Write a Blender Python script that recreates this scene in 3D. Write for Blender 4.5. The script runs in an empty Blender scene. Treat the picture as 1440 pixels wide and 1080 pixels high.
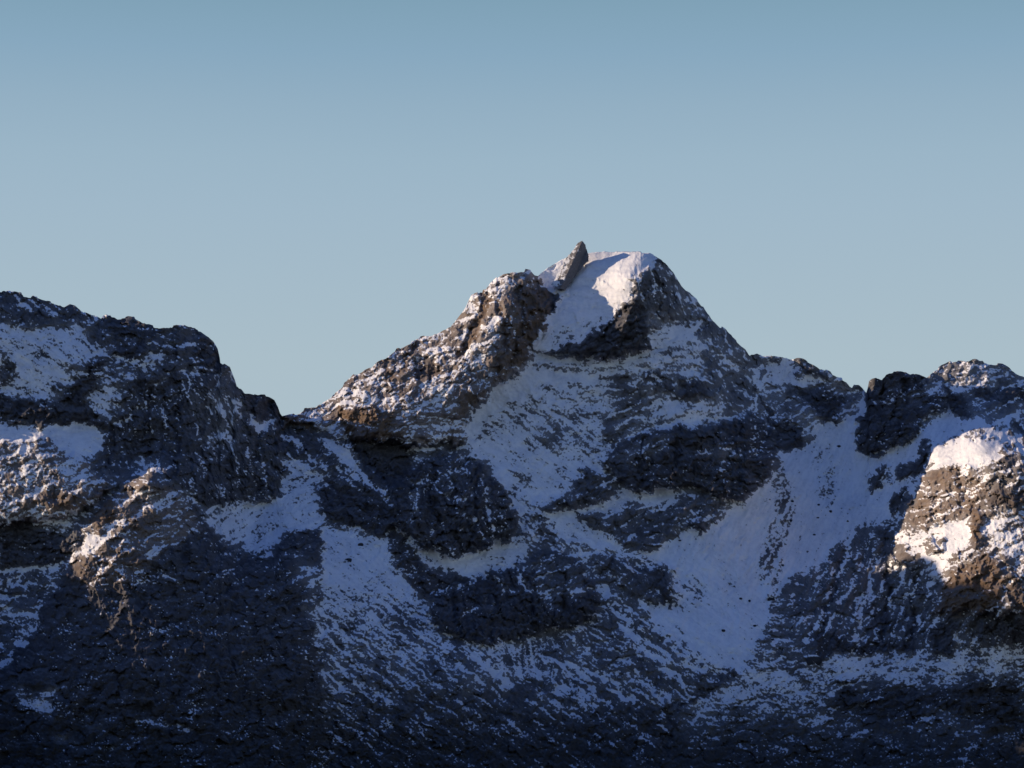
import bpy, bmesh, math, random
import numpy as np
random.seed(4); RNG = np.random.RandomState(11)
scene = bpy.context.scene
COL = scene.collection
R = math.radians

# ------------------------------------------------------------------ camera
F = 4083.0                       # focal length in photo pixels (1440 wide, about 20 degrees)
PITCH = R(10.5)
CAMZ = 3.0
cam_d = bpy.data.cameras.new('camera'); cam = bpy.data.objects.new('camera', cam_d); COL.objects.link(cam)
cam_d.sensor_width = 36; cam_d.lens = F*36/1440
cam_d.clip_start = 1; cam_d.clip_end = 200000
cam.location = (0, 0, CAMZ); cam.rotation_euler = (R(90)+PITCH, 0, 0)
scene.camera = cam

def ray(px, py):
    """direction (per unit of distance along +y) through a traced survey point"""
    a = (np.asarray(px, float)-720)/F; b = (540-np.asarray(py, float))/F
    cy = math.cos(PITCH)-b*math.sin(PITCH); cz = math.sin(PITCH)+b*math.cos(PITCH)
    return a/cy, cz/cy
def world(px, py, D):
    a, b = ray(px, py)
    return a*D, D, CAMZ+b*D

# ------------------------------------------------------------------ noise
PERM = RNG.permutation(4096); GA = RNG.rand(4096)*2*np.pi
GX, GY = np.cos(GA), np.sin(GA)
def perlin(x, y, seed=0):
    xi = np.floor(x).astype(np.int64); yi = np.floor(y).astype(np.int64)
    xf = x-xi; yf = y-yi
    u = xf*xf*xf*(xf*(xf*6-15)+10); v = yf*yf*yf*(yf*(yf*6-15)+10)
    def g(ix, iy, dx, dy):
        h = PERM[(PERM[(ix+seed*131) & 4095]+iy+seed*17) & 4095]
        return GX[h]*dx+GY[h]*dy
    a = g(xi, yi, xf, yf); b = g(xi+1, yi, xf-1, yf)
    c = g(xi, yi+1, xf, yf-1); d = g(xi+1, yi+1, xf-1, yf-1)
    return (a+(b-a)*u+((c+(d-c)*u)-(a+(b-a)*u))*v)*1.5
def fbm(x, y, octv, seed=0, gain=.5, ridged=False):
    s = 0; a = 1.0; t = 0
    for o in range(octv):
        n = perlin(x*2**o, y*2**o, seed+o*7)
        if ridged: n = 1-2.2*np.abs(n)
        s = s+n*a; t += a; a *= gain
    return s/t
def sstep(a, b, x):
    t = np.clip((x-a)/(b-a), 0, 1); return t*t*(3-2*t)

def facets(x, y, cell, seed, tilt, jump):
    # broken, jointed rock: every block has its own tilt
    gx_ = np.floor(x/cell); gy_ = np.floor(y/cell)
    best = np.full(x.shape, 1e9); val = np.zeros(x.shape)
    for di in (-1, 0, 1):
        for dj in (-1, 0, 1):
            ci = (gx_+di).astype(np.int64); cj = (gy_+dj).astype(np.int64)
            h = PERM[(PERM[(ci+seed) & 4095]+cj) & 4095]; h2 = PERM[(h+77) & 4095]; h3 = PERM[(h+991) & 4095]
            dx = x-(ci+h/4096.)*cell; dy = y-(cj+h2/4096.)*cell
            d_ = dx*dx+dy*dy; m_ = d_ < best
            best = np.where(m_, d_, best)
            val = np.where(m_, tilt*(GX[h3]*dx+GY[h3]*dy)+jump*(h2/2048.-1), val)
    return val

# ------------------------------------------------------------------ skyline of the ridges (survey points; unseen left end raised to cast shade)
SKY = [(-700,195),(-420,260),(-200,328),(-90,378),(0,409),(8,411),(28,413),(45,417),(60,421),(75,424),(90,430),(97,428),(105,430),(113,436),(123,442),(135,446),(142,449),(145,445),(150,444),(165,448),(175,449),(178,446),(188,447),(197,452),(205,457),(218,459),(235,460),(248,458),(262,459),(275,463),(285,467),(293,472),(300,480),(306,490),(309,503),(310,511),(316,512),(323,517),(326,526),(330,536),(333,544),(339,545),(343,551),(352,553),(360,555),(372,555),(380,556),(386,560),(390,571),(394,583),(397,587),(403,586),(410,583),(421,581),(428,575),(443,574),(452,567),(464,560),(475,551),(485,540),(500,525),(510,521),(522,516),(530,507),(545,502),(553,495),(565,487),(578,480),(592,474),(605,474),(615,473),(625,467),(634,462),(640,450),(650,438),(658,425),(663,415),(672,411),(683,408),(690,400),(698,393),(707,385),(718,381),(733,378.5),(745,381),(752,387),(757,388),(763,383),(772,376),(785,369),(797,362),(810,359),(823,357.5),(835,356),(850,354),(868,354),(880,355),(895,355),(912,356),(922,361),(930,366),(938,372),(945,381),(952,391),(958,402),(965,410),(972,414),(980,421),(988,431),(995,442),(1003,450),(1010,457),(1020,465),(1030,475),(1040,483),(1048,490),(1052,497),(1055,501),(1062,500),(1073,501),(1085,501),(1100,502),(1113,506),(1122,504),(1128,505),(1137,510),(1145,514),(1153,519),(1165,524),(1175,531),(1180,535),(1190,537),(1195,543),(1198,545),(1201,541),(1207,541),(1213,547),(1218,553),(1220,547),(1222,537),(1226,533),(1232,531),(1240,535),(1246,528),(1255,525),(1265,522),(1272,523),(1280,527),(1287,526),(1295,529),(1303,531),(1310,523),(1320,516),(1332,510),(1345,508),(1360,509),(1368,506),(1375,506),(1383,508),(1395,511),(1410,513),(1420,519),(1430,526),(1440,530),(1500,541),(1600,570),(1800,640),(2100,720)]
SKY = np.array(SKY, float)

# columns: dense inside the field of view, coarse outside
cols = np.concatenate([np.arange(-700, -60, 8.0), np.arange(-60, 1500, 1.0), np.arange(1500, 2101, 8.0)])
sky = np.interp(cols, SKY[:, 0], SKY[:, 1])
jam = np.interp(cols, [700, 757, 765, 925, 935, 1050], [1, 1, .55, .55, 1, 1])
sky0 = sky
sky = sky+jam*(.6*fbm(cols/7.0, cols*0+3.3, 3, 5)+2.6*fbm(cols/23.0, cols*0+9.1, 2, 6))
NV = 640
def blocks(x, w, seed, amp):
    g = np.random.RandomState(seed); e = np.cumsum(.45*w+g.rand(4000)*w*1.1)-800; v = (g.rand(4000)-.5)*2*amp
    return np.interp(x, np.sort(np.concatenate([e-.5, e+.5])), np.repeat(v, 2)[1:-1].tolist()+[0, 0])
sky = sky+jam*(blocks(cols, 14, 1, 2.0)+blocks(cols, 4, 2, .5)+blocks(cols, 24, 3, 1.6))
tt = np.linspace(0, 1, NV)
BOT = 1092.0
PX = np.repeat(cols[:, None], NV, 1)
PY = sky0[:, None]+(BOT-sky0[:, None])*tt[None, :]
PY = PY+(sky-sky0)[:, None]*np.exp(-(PY-sky0[:, None])/14.0)
low = BOT+np.linspace(0, 1, 26)[1:]**1.3*235
PX = np.concatenate([PX, np.repeat(cols[:, None], len(low), 1)], 1)
PY = np.concatenate([PY, np.repeat(low[None, :], len(cols), 0)], 1)
NC, NR = PX.shape

# ------------------------------------------------------------------ broad relief: distance of the slopes (survey points, metres)
CTRL = [
 # main summit and its face
 (760,388,4560),(800,362,4572),(868,354,4556),(912,356,4515),(820,400,4515),(850,415,4482),(886,395,4438),(886,425,4434),(905,380,4472),(790,470,4462),(840,500,4430),(910,470,4425),
 (960,402,4560),(1010,457,4570),(1052,497,4590),(960,500,4440),(1000,560,4400),(1060,600,4440),(850,560,4400),(760,560,4390),(900,640,4330),(1000,650,4310),(1090,650,4370),
 (700,600,4360),(760,650,4310),(820,700,4255),(900,740,4225),(980,740,4205),(860,800,4150),(940,830,4110),(900,900,4010),(1000,900,3995),(1045,945,3930),(900,990,3880),(940,1030,3830),
 # sunlit arete on the left of the summit
 (400,587,4400),(460,563,4440),(500,525,4470),(560,490,4490),(600,474,4500),(650,438,4515),(700,392,4520),(735,379,4512),
 (430,590,4392),(500,568,4372),(575,572,4340),(650,540,4362),(690,480,4400),(712,430,4440),(640,620,4335),(560,640,4312),(755,480,4450),(680,560,4372),
 (440,650,4300),(500,700,4210),(545,735,4165),(650,700,4215),(720,740,4215),(660,790,4150),(720,850,4080),(640,850,4060),(800,850,4090),(740,930,3975),
 (470,745,4140),(520,800,4060),(560,870,3960),(650,950,3830),(500,950,3780),(600,1080,3640),(800,1080,3700),(460,1080,3580),
 # left mountain; its unseen part left of the view is shaped to cast shade
 (-700,195,4330),(-420,260,4260),(-200,328,4225),(-200,420,4175),(-90,420,4205),(-600,470,4190),(-300,575,4085),(0,409,4240),(150,445,4270),(250,459,4290),(305,490,4330),(360,555,4370),(392,575,4400),
 (0,480,4140),(100,500,4145),(220,500,4200),(300,540,4235),(0,560,4112),(100,600,4078),(200,580,4130),(300,620,4180),(385,640,4290),(350,700,4190),(200,660,4060),
 (-200,500,4135),(-420,520,4140),(-200,650,4000),(-420,700,3980),
 (0,620,4030),(60,625,4010),(110,650,3995),(0,700,3950),(80,720,3905),(0,800,3880),(50,800,3865),(0,900,3770),(-200,850,3740),(-200,740,3880),(-420,800,3830),
 (205,668,3935),(150,705,3905),(100,790,3835),(250,690,3960),(300,745,3980),(200,740,3850),(160,790,3800),(300,800,3850),(250,850,3770),(400,800,3905),(440,860,3850),(400,950,3680),(200,950,3600),(50,950,3610),
 (350,755,4080),(400,720,4150),(200,1080,3450),(0,1080,3450),(-300,1080,3400),
 # right hand ridges and the corrie
 (1062,501,4640),(1130,505,4640),(1213,548,4650),(1090,560,4590),(1150,590,4550),(1110,625,4500),(1205,600,4560),(1150,660,4460),(1200,680,4430),(1130,760,4280),(1085,840,4110),(1060,900,3995),
 (1265,522,4560),(1232,533,4570),(1250,600,4480),(1215,630,4500),(1320,516,4560),(1375,507,4540),(1440,530,4540),(1340,590,4420),(1440,600,4360),(1280,640,4370),(1250,700,4330),(1200,760,4260),
 (1310,632,4285),(1375,617,4210),(1440,640,4100),(1290,690,4245),(1260,780,4165),(1360,700,4125),(1440,720,4015),(1340,800,4000),(1440,800,3910),(1330,860,3945),(1440,865,3840),
 (1160,830,4110),(1200,900,3990),(1300,860,4050),(1300,915,3960),(1440,912,3870),(1150,930,3950),(1250,960,3910),(1440,960,3850),(1100,1000,3870),(1440,1080,3700),(1150,1080,3740),(1000,1080,3750),
 (1600,570,4480),(1600,750,4080),(1600,950,3760),(2100,720,4300),(2100,950,3700),(1700,1080,3600),
 (-700,1320,2500),(-200,1320,2620),(300,1320,2650),(700,1320,2700),(1100,1320,2700),(1500,1320,2660),(2100,1320,2550),(-700,900,3600),(-700,600,4080),(2100,1080,3500)]
CTRL = np.array(CTRL, float)
def rbf(ctrl, smooth=8.0):
    n = len(ctrl); P = ctrl[:, :2]/100.0
    r = np.sqrt(((P[:, None]-P[None])**2).sum(-1)+.02)
    A = np.zeros((n+3, n+3)); A[:n, :n] = r-np.eye(n)*smooth*.004
    A[:n, n] = 1; A[:n, n+1:] = P; A[n, :n] = 1; A[n+1:, :n] = P.T
    w = np.linalg.solve(A, np.concatenate([ctrl[:, 2], np.zeros(3)]))
    gx = np.arange(-710, 2121, 6.0); gy = np.arange(320, 1345, 6.0)
    XX, YY = np.meshgrid(gx/100, gy/100, indexing='ij')
    Z = w[n]+w[n+1]*XX+w[n+2]*YY
    for i in range(n):
        Z = Z+w[i]*np.sqrt((XX-P[i, 0])**2+(YY-P[i, 1])**2+.02)
    return gx, gy, Z
gx, gy, Z = rbf(CTRL)
def bilin(px, py):
    fx = np.clip((px-gx[0])/6.0, 0, len(gx)-1.001); fy = np.clip((py-gy[0])/6.0, 0, len(gy)-1.001)
    i = fx.astype(int); j = fy.astype(int); u = fx-i; v = fy-j
    return (Z[i, j]*(1-u)+Z[i+1, j]*u)*(1-v)+(Z[i, j+1]*(1-u)+Z[i+1, j+1]*u)*v
D = bilin(PX, PY)

# ------------------------------------------------------------------ regions: snow cover, rock outcrops, grain of the ledges
WX = PX+6.0*fbm(PX/30, PY/30, 3, 21)+4.5*fbm(PX/9, PY/9, 3, 23, .6)
WY = PY+6.0*fbm(PX/30, PY/30, 3, 22)+4.5*fbm(PX/9, PY/9, 3, 24, .6)
WX = WX+facets(PX, PY*1.2, 15.0, 31, 0, 4.0)+facets(PX, PY*1.2, 7.0, 33, 0, 2.0); WY = WY+facets(PX, PY*1.2, 15.0, 35, 0, 4.0)+facets(PX, PY*1.2, 7.0, 37, 0, 2.0)
BRK = fbm(PX/9, PY/9, 3, 25, .6)
S = np.full((NC, NR), .5)            # share of ground under snow
BR = np.zeros((NC, NR))              # brown rock, partly sunlight's warmth put into the rock colour
ANG = [0, 38, -24, 78, -65]          # grain directions, degrees clockwise in the survey sheet
WANG = [np.full((NC, NR), 1e-3) for _ in ANG]; WANG[0] += .5
WANG[1] += .2; WANG[2] += .2; WANG[3] += .1
LAB = np.zeros((NC, NR), int); STR_W = np.zeros((NC, NR))
def sdist(poly, x, y):
    """signed distance to a polygon, positive inside"""
    p = np.array(poly, float); d2 = np.full(x.shape, 1e9); ins = np.zeros(x.shape, bool)
    for k in range(len(p)):
        a = p[k]; b = p[(k+1) % len(p)]; e = b-a
        wx = x-a[0]; wy = y-a[1]
        t = np.clip((wx*e[0]+wy*e[1])/(e@e+1e-9), 0, 1)
        d2 = np.minimum(d2, (wx-e[0]*t)**2+(wy-e[1]*t)**2)
        c = ((a[1] <= y) & (b[1] > y)) | ((b[1] <= y) & (a[1] > y))
        if e[1] != 0:
            ins ^= c & (x < a[0]+(y-a[1])*e[0]/e[1])
    d = np.sqrt(d2); return np.where(ins, d, -d)
def box(poly, m):
    p = np.array(poly, float)
    i0, i1 = np.searchsorted(cols, [p[:, 0].min()-m, p[:, 0].max()+m])
    return slice(max(i0, 0), min(i1, NC))
def reg(poly, s=None, soft=5, ang=None, h=0, w=12, brown=None, lab=None, grad=None, stk=None):
    sl = box(poly, 40)
    if sl.stop <= sl.start: return
    d = sdist(poly, WX[sl], WY[sl])
    m = sstep(-soft*1.5, soft*1.5, d)
    if s is not None:
        v = s
        if grad: v = s+(grad[0]-s)*sstep(grad[1], grad[2], PY[sl])
        S[sl] = S[sl]*(1-m)+v*m
    if stk is not None: STR_W[sl] = STR_W[sl]*(1-m)+stk*m
    if brown is not None: BR[sl] = BR[sl]*(1-m)+brown*m
    if ang is not None:
        for k in range(len(ANG)):
            WANG[k][sl] = WANG[k][sl]*(1-m)+(1.0 if k == ang else 0.02)*m
    if h:
        t = np.clip((d+2)/w, 0, 1); D[sl] -= h*np.sqrt(t*(2-t))
    if lab is not None: LAB[sl] = np.where(d > 0, lab, LAB[sl])
def line(pts, s=.95, w=3.0, soft=2.5, h=0, brown=None):
    """thin band along a polyline: a snow ledge, a gully or a crack"""
    p = np.array(pts, float); sl = box(pts, 30)
    x, y = WX[sl], WY[sl]
    d2 = np.full(x.shape, 1e9)
    for a, b in zip(p[:-1], p[1:]):
        e = b-a; wx = x-a[0]; wy = y-a[1]; t = np.clip((wx*e[0]+wy*e[1])/(e@e+1e-9), 0, 1)
        d2 = np.minimum(d2, (wx-e[0]*t)**2+(wy-e[1]*t)**2)
    d = w-np.sqrt(d2); m = sstep(-soft, soft, d)*sstep(-.34, .02, BRK[sl])
    S[sl] = S[sl]*(1-m)+s*m
    if h: D[sl] -= h*sstep(-w*1.5, w, d)

SKYPTS = lambda x0, x1: [tuple(p) for p in SKY if x0 <= p[0] <= x1]
def up(pts): return [(x, y-12) for x, y in pts]

# object labels -----------------------------------------------------------------
NAMES = {}
PARENT = {}
def region(k, name, label, cat, kind, poly, parent=None):
    NAMES[k] = (name, label, cat, kind)
    if parent is not None: PARENT[k] = parent
    if poly: reg(poly, lab=k)
region(0, 'mountain_face', 'broad snow-streaked rock face below the summit dome of the central mountain', 'mountain', 'structure', None)

# ---- big slopes first
reg([(-710,300),(1,395)]+up(SKYPTS(0,397))+[(397,640),(390,690),(375,705),(300,712),(250,690),(150,690),(110,720),(0,740),(-710,760)], s=.4, ang=0, soft=2, h=35, w=30)
region(1, 'mountain', 'dark craggy mountain shoulder filling the left side, capped by a blunt cliff edge', 'mountain', 'structure',
       [(-710,300),(1,395)]+up(SKYPTS(0,397))+[(397,640),(390,690),(375,705),(300,712),(250,690),(210,660),(150,690),(110,720),(0,740),(-710,760)])
# corrie, lower slopes
NAMES[2] = ('snowfield', 'long blue-shaded snow slope running down the corrie between the peak and the right ridge', 'snowfield', 'structure')
CORRIE = [(900,775),(960,752),(1000,742),(1060,692),(1096,660),(1098,628),(1130,628),(1140,600),(1165,590),(1205,560),(1215,552),(1215,575),(1205,600),(1205,635),(1240,640),(1290,612),(1312,600),(1330,575),(1440,570),(1440,640),(1400,615),(1370,613),(1315,628),(1300,660),(1280,695),(1262,725),(1230,740),(1200,752),(1160,788),(1118,805),(1088,845),(1080,880),(1060,910),(1052,938),(1032,948),(1000,930),(950,905),(900,870),(930,850),(960,825),(945,798)]
reg(CORRIE, s=.93, ang=4, soft=4, lab=2, stk=.25)
reg([(900,780),(960,800),(1010,760),(1040,800),(1060,900),(1045,945),(1000,935),(930,890)], ang=1, soft=20, stk=.5, s=.86)
reg([(1052,495),(1056,495)]+up(SKYPTS(1060,1216))+[(1206,575),(1180,592),(1145,600),(1128,632),(1112,634),(1094,628),(1078,590),(1064,545)], s=.45, ang=2, soft=3)
region(3, 'mountain_ridge', 'low snow-topped back ridge joining the central peak to the dark tower', 'ridge', 'structure',
       [(1054,480)]+up(SKYPTS(1055,1216))+[(1216,552),(1206,575),(1180,592),(1145,600),(1128,632),(1112,634),(1094,628),(1078,590),(1064,545)])
reg([(1303,520)]+up(SKYPTS(1303,1440))+[(1600,545),(2100,700),(2110,1000),(1440,700),(1440,572),(1400,600),(1370,585),(1338,578),(1322,560)], s=.42, ang=2, soft=3)
region(4, 'mountain', 'rounded snow-dusted summit on the right skyline above the sunlit crag', 'mountain', 'structure',
       [(1306,515)]+up(SKYPTS(1303,1440))+[(1600,545),(2100,700),(2110,1000),(1440,700),(1440,572),(1400,600),(1370,585),(1338,578),(1322,560)])
LOWR = [(1108,840),(1160,784),(1215,738),(1260,738),(1256,790),(1300,800),(1328,820),(1312,862),(1440,862),(1900,880),(1900,915),(1440,915),(1330,918),(1230,925),(1150,932),(1118,905),(1104,870)]
reg(LOWR, s=.4, ang=4, soft=7, stk=.7)
region(5, 'cliff', 'broken shaded cliffs streaked with snow below the sunlit crag on the right', 'cliff', 'structure', LOWR)
MOR = [(945,1000),(1050,948),(1150,930),(1230,922),(1330,914),(1440,912),(2110,900),(2110,1330),(940,1330)]
reg(MOR, s=.64, soft=5, grad=(.24, 950, 1075))
region(6, 'hillside', 'boulder-strewn foreground hillside with thin snow at the lower right', 'hillside', 'structure', MOR)
LOWM = [(440,872),(560,860),(600,872),(690,905),(750,900),(820,880),(870,845),(950,905),(1032,948),(945,1000),(940,1330),(455,1330),(455,950)]
reg(LOWM, s=.56, ang=1, soft=10, grad=(.24, 885, 1060), stk=.6)
region(7, 'scree_slope', 'scree and gullies fanning down below the lower buttress into the corrie mouth', 'scree', 'structure', LOWM)
SPUR = [(205,664),(170,685),(150,705),(130,735),(105,775),(90,800),(70,840),(55,860),(35,900),(0,940),(-710,960),(-710,1330),(460,1330),(455,990),(450,930),(440,900),(440,870),(450,830),(454,790),(455,742),(430,742),(400,750),(382,775),(357,793),(345,785),(320,765),(300,745),(285,720),(260,695),(230,680)]
reg(SPUR, s=.22, soft=3, h=22, w=26, grad=(.19, 800, 980))
region(8, 'mountain_spur', 'dark pyramid-shaped spur in the left foreground, its upper left edge catching warm sun', 'mountain spur', 'structure', SPUR)
FOOT = [(-710,740),(0,738),(60,738),(110,722),(150,692),(165,688),(150,705),(130,735),(105,775),(90,800),(70,840),(55,860),(35,900),(0,940),(-710,960)]
reg(FOOT, s=.36, ang=0, soft=5)
region(9, 'hillside', 'dark terraced slope crossed by thin snow bands at the left edge', 'hillside', 'structure', FOOT)
LIT1 = [(-710,600),(0,622),(25,617),(60,621),(85,634),(105,640),(130,660),(150,675),(142,700),(110,722),(60,738),(0,738),(-710,740)]
reg(LIT1, s=.56, ang=2, soft=4, h=14, w=20, brown=.8)
region(10, 'rock_spur', 'sunlit snowy rock spur at the left edge below the shaded mountain shoulder', 'rock spur', None, LIT1)
COLS = [(285,718),(300,712),(340,702),(375,706),(392,692),(398,655),(412,650),(430,660),(455,672),(462,690),(452,742),(430,742),(400,748),(384,770),(357,792),(345,785),(320,765),(300,745)]
reg(COLS, s=.76, ang=2, soft=5)
region(11, 'snowfield', 'small triangular snow bowl between the left cliffs and the dark pyramid spur', 'snowfield', 'structure', COLS)
GUL = [(454,742),(480,744),(500,755),(522,756),(547,750),(548,775),(562,803),(590,838),(602,868),(620,885),(690,905),(600,872),(560,895),(440,872),(450,830)]
reg(GUL, s=.84, ang=1, soft=4, grad=(.58, 790, 890), stk=.3)
region(12, 'snow_gully', 'speckled snow gully widening downhill beside the dark pyramid spur', 'snow gully', 'structure', GUL)

# ---- arete
ARETE = up(SKYPTS(396,757))+[(766,398),(772,412),(770,440),(765,470),(750,492),(738,516),(715,533),(690,552),(662,577),(655,592),(648,625),(600,622),(570,622),(520,618),(480,612),(440,596),(397,600)]
ARETE = [(397,580)]+ARETE
reg(ARETE, s=.54, ang=2, soft=3, h=26, w=14, brown=.85)
region(13, 'rock_arete', 'sunlit snowy rock arete climbing from the left notch up to the summit', 'ridge', None, ARETE)
reg([(740,392),(757,385),(768,400),(772,440),(755,490),(735,515),(700,542),(662,580),(650,622),(630,615),(638,560),(690,520),(702,470),(700,440),(715,410)], s=.26, ang=3, soft=8)
reg([(745,420),(765,405),(772,440),(755,490),(735,515),(722,510),(742,470)], s=.04, ang=3, soft=5)
reg([(757,395),(768,402),(793,407),(793,418),(780,432),(774,447),(765,470),(752,490),(745,470),(755,420)], s=.06, ang=3, soft=2, h=10, w=8)
line([(764,402),(780,404),(792,409)], w=2.0, s=.9)
reg([(575,590),(640,560),(660,580),(648,625),(600,622),(572,610)], s=.5, ang=0, soft=6)
reg([(683,410),(691,418),(677,455),(662,490),(650,502),(645,492),(665,460),(676,430)], s=.04, soft=2, brown=.9, h=-14, w=5)
reg([(580,522),(590,508),(606,505),(617,515),(605,530),(590,538)], s=.03, soft=2, brown=.4, h=-22, w=7)
reg([(472,574),(510,570),(556,580),(552,615),(527,618),(500,608),(485,597)], s=.05, soft=3, brown=1)
reg([(398,588),(430,586),(440,592),(436,606),(415,600),(399,602)], s=.08, soft=2, brown=.8)
line([(420,592),(450,580),(480,571),(515,566),(545,563)], s=.95, w=1.6)
line([(485,600),(500,597),(530,597)], s=.9, w=1.6)
NICHE = [(486,600),(520,620),(570,622),(582,640),(570,682),(553,688),(530,672),(503,645)]
reg(NICHE, s=.0, soft=3, h=-18, w=14)
LSLOPE = [(398,600),(436,604),(482,612),(510,650),(555,692),(562,742),(530,748),(490,738),(457,728),(462,690),(452,672),(430,660),(410,648),(400,640)]
reg(LSLOPE, s=.3, ang=1, soft=4, h=10, w=16)
region(14, 'mountain_slope', 'shaded slope of slanting snow ledges below the notch in the ridge', 'mountain slope', 'structure', LSLOPE+[])
reg([(450,614),(475,614),(486,630),(507,655),(500,662),(462,638)], s=.86, ang=1, soft=4)
reg([(405,640),(430,650),(460,668),(452,675),(420,668)], s=.75, ang=1, soft=4)
reg([(440,687),(500,690),(550,720),(560,746),(530,748),(490,737),(455,728)], s=.1, ang=1, soft=4)
line([(470,660),(510,672),(535,690),(555,712)], s=.85, w=3)
line([(400,612),(425,635),(455,652)], s=.7, w=3)

# ---- mid buttresses
reg([(572,622),(650,625),(690,660),(650,662),(600,642),(575,640)], s=.5, ang=0, soft=6)
MIDB = [(553,690),(573,662),(600,643),(640,640),(680,660),(702,680),(719,702),(726,735),(718,756),(700,758),(680,771),(650,781),(620,781),(590,766),(568,745),(552,735)]
reg(MIDB, s=.2, ang=3, soft=3, h=34, w=22)
region(15, 'rock_buttress', 'rounded dark rock buttress veined with snow, left of the centre below the arete', 'rock buttress', None, MIDB)
line([(575,675),(590,680),(612,676)], w=1.6); line([(618,690),(640,700),(652,707),(665,698),(675,680)], w=1.8, s=.8)
line([(678,672),(686,700),(690,745)], w=2.0, s=.75); line([(556,738),(575,756),(595,770)], w=2.0); line([(610,748),(627,736)], w=1.6)
line([(655,725),(668,726)], w=1.8); line([(640,757),(650,764)], w=1.8); line([(645,740),(656,740)], w=1.5)
reg([(575,700),(590,690),(590,720),(580,735)], s=.5, soft=3); reg([(605,640),(680,665),(660,690),(620,685),(600,660)], s=.3, soft=6)
reg([(556,740),(590,767),(620,783),(660,783),(690,767),(722,757),(737,770),(742,792),(700,803),(668,815),(652,813),(620,801),(598,790)], s=.84, ang=0, soft=4)
reg([(546,755),(558,745),(590,775),(600,798),(660,818),(640,832),(606,846),(588,835),(565,803)], s=.18, soft=4)
LOWB = [(600,852),(608,836),(632,830),(660,818),(692,806),(740,794),(762,772),(800,780),(822,802),(836,830),(843,856),(830,866),(815,880),(780,880),(760,886),(740,898),(700,901),(685,906),(650,896),(620,886),(602,867)]
reg(LOWB, s=.1, ang=3, soft=3, h=34, w=20)
region(16, 'rock_buttress', 'wide black rock buttress low in the centre, under the snow apron', 'rock buttress', None, LOWB)
reg([(733,792),(760,770),(800,780),(825,812),(835,835),(800,842),(750,842)], s=.36, ang=2, soft=6)
line([(608,834),(640,829),(665,820)], w=1.6); line([(652,862),(670,858)], w=1.8); line([(730,800),(733,828),(748,832)], w=3, s=.8)
line([(690,845),(692,880)], w=1.4, s=.6); line([(645,870),(648,890)], w=1.3, s=.6); line([(700,815),(712,830)], w=2.5, s=.7)

# ---- main face
FACE = [(745,500),(800,507),(850,510),(912,497),(940,440),(960,440),(1010,480),(1050,520),(1075,600),(1020,595),(950,597),(880,615),(845,645),(800,622),(740,602),(680,612),(655,605),(700,552),(740,522)]
reg(FACE, s=.65, ang=0, soft=6)
reg([(930,360),(958,395),(1003,445),(1052,490),(1064,540),(1082,600),(1096,650),(1080,640),(1050,580),(1000,500),(955,440),(938,400)], s=.4, ang=3, soft=6)
reg([(660,540),(800,530),(840,640),(700,620)], ang=1, soft=25); reg([(840,560),(930,540),(1000,590),(860,640)], ang=2, soft=20)
reg([(990,480),(1045,500),(1070,570),(1030,585),(985,540)], s=.38, ang=1, soft=8)
reg([(870,528),(910,528),(908,572),(880,592),(865,560)], s=.3, soft=8); reg([(905,518),(930,523),(952,552),(935,550),(910,540)], s=.18, soft=4)
reg([(948,528),(990,533),(1003,562),(960,562)], s=.2, soft=6); reg([(850,580),(900,600),(860,625),(845,610)], s=.35, soft=6)
reg([(943,460),(987,455),(972,476),(938,482)], s=.88, ang=2, soft=4); reg([(905,478),(935,466),(945,480),(935,500),(905,503)], s=.75, soft=5)
reg([(745,490),(772,500),(812,507),(850,510),(890,504),(915,493),(930,478),(925,497),(900,507),(850,514),(800,514),(760,512)], s=.9, ang=0, soft=3)
reg([(655,592),(690,558),(720,533),(745,520),(790,519),(834,525),(830,536),(790,541),(742,546),(722,560),(692,580),(668,612),(652,625)], s=.96, ang=1, soft=3)
reg([(745,505),(840,512),(840,522),(790,520),(750,518)], s=.6, soft=3)
line([(908,520),(940,550),(965,566),(990,568)], w=2.2); line([(846,648),(870,625),(900,608),(960,596),(1000,592),(1030,588),(1065,572)], w=2.0)
line([(840,603),(858,618)], w=1.6); line([(870,602),(905,585)], w=1.6, s=.8); line([(820,606),(836,618)], w=1.4)
BASE = [(843,648),(870,628),(905,611),(960,600),(1010,596),(1040,588),(1065,582),(1082,600),(1091,630),(1097,655),(1075,671),(1060,691),(1040,700),(1012,706),(995,682),(960,682),(930,687),(905,694),(885,692),(870,677),(852,663)]
reg(BASE, s=.17, ang=0, soft=3, h=30, w=16)
region(17, 'rock_buttress', 'broad near-black rock wall at the foot of the central peak beside the corrie snow', 'rock buttress', None, BASE)
reg([(855,645),(880,625),(940,610),(950,625),(900,650),(870,655)], s=.33, ang=2, soft=5); reg([(980,625),(1045,630),(1050,650),(1000,650)], s=.34, soft=5)
line([(983,640),(1000,638)], w=1.6)
reg([(650,622),(700,602),(740,605),(790,612),(805,625),(842,648),(857,666),(850,682),(800,692),(768,707),(740,702),(717,692),(690,655)], s=.8, ang=1, soft=5)
reg([(740,600),(800,605),(790,632),(750,630)], s=.5, soft=6); reg([(720,660),(745,670),(742,690),(715,685)], s=.65, soft=5)
reg([(764,716),(772,704),(800,690),(820,665),(850,665),(864,680),(856,696),(835,710),(800,716),(770,721)], s=.3, ang=2, soft=3, h=12, w=12)
reg([(717,692),(765,721),(800,717),(850,707),(872,690),(888,696),(872,718),(850,740),(862,760),(872,772),(840,772),(800,752),(760,742),(738,742),(724,722)], s=.88, ang=1, soft=4)
reg([(810,722),(870,717),(890,702),(920,696),(945,702),(1000,692),(1012,706),(1000,736),(985,749),(965,737),(940,752),(925,768),(895,776),(868,765),(848,745),(820,735)], s=.38, ang=2, soft=4, h=9, w=14)
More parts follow.
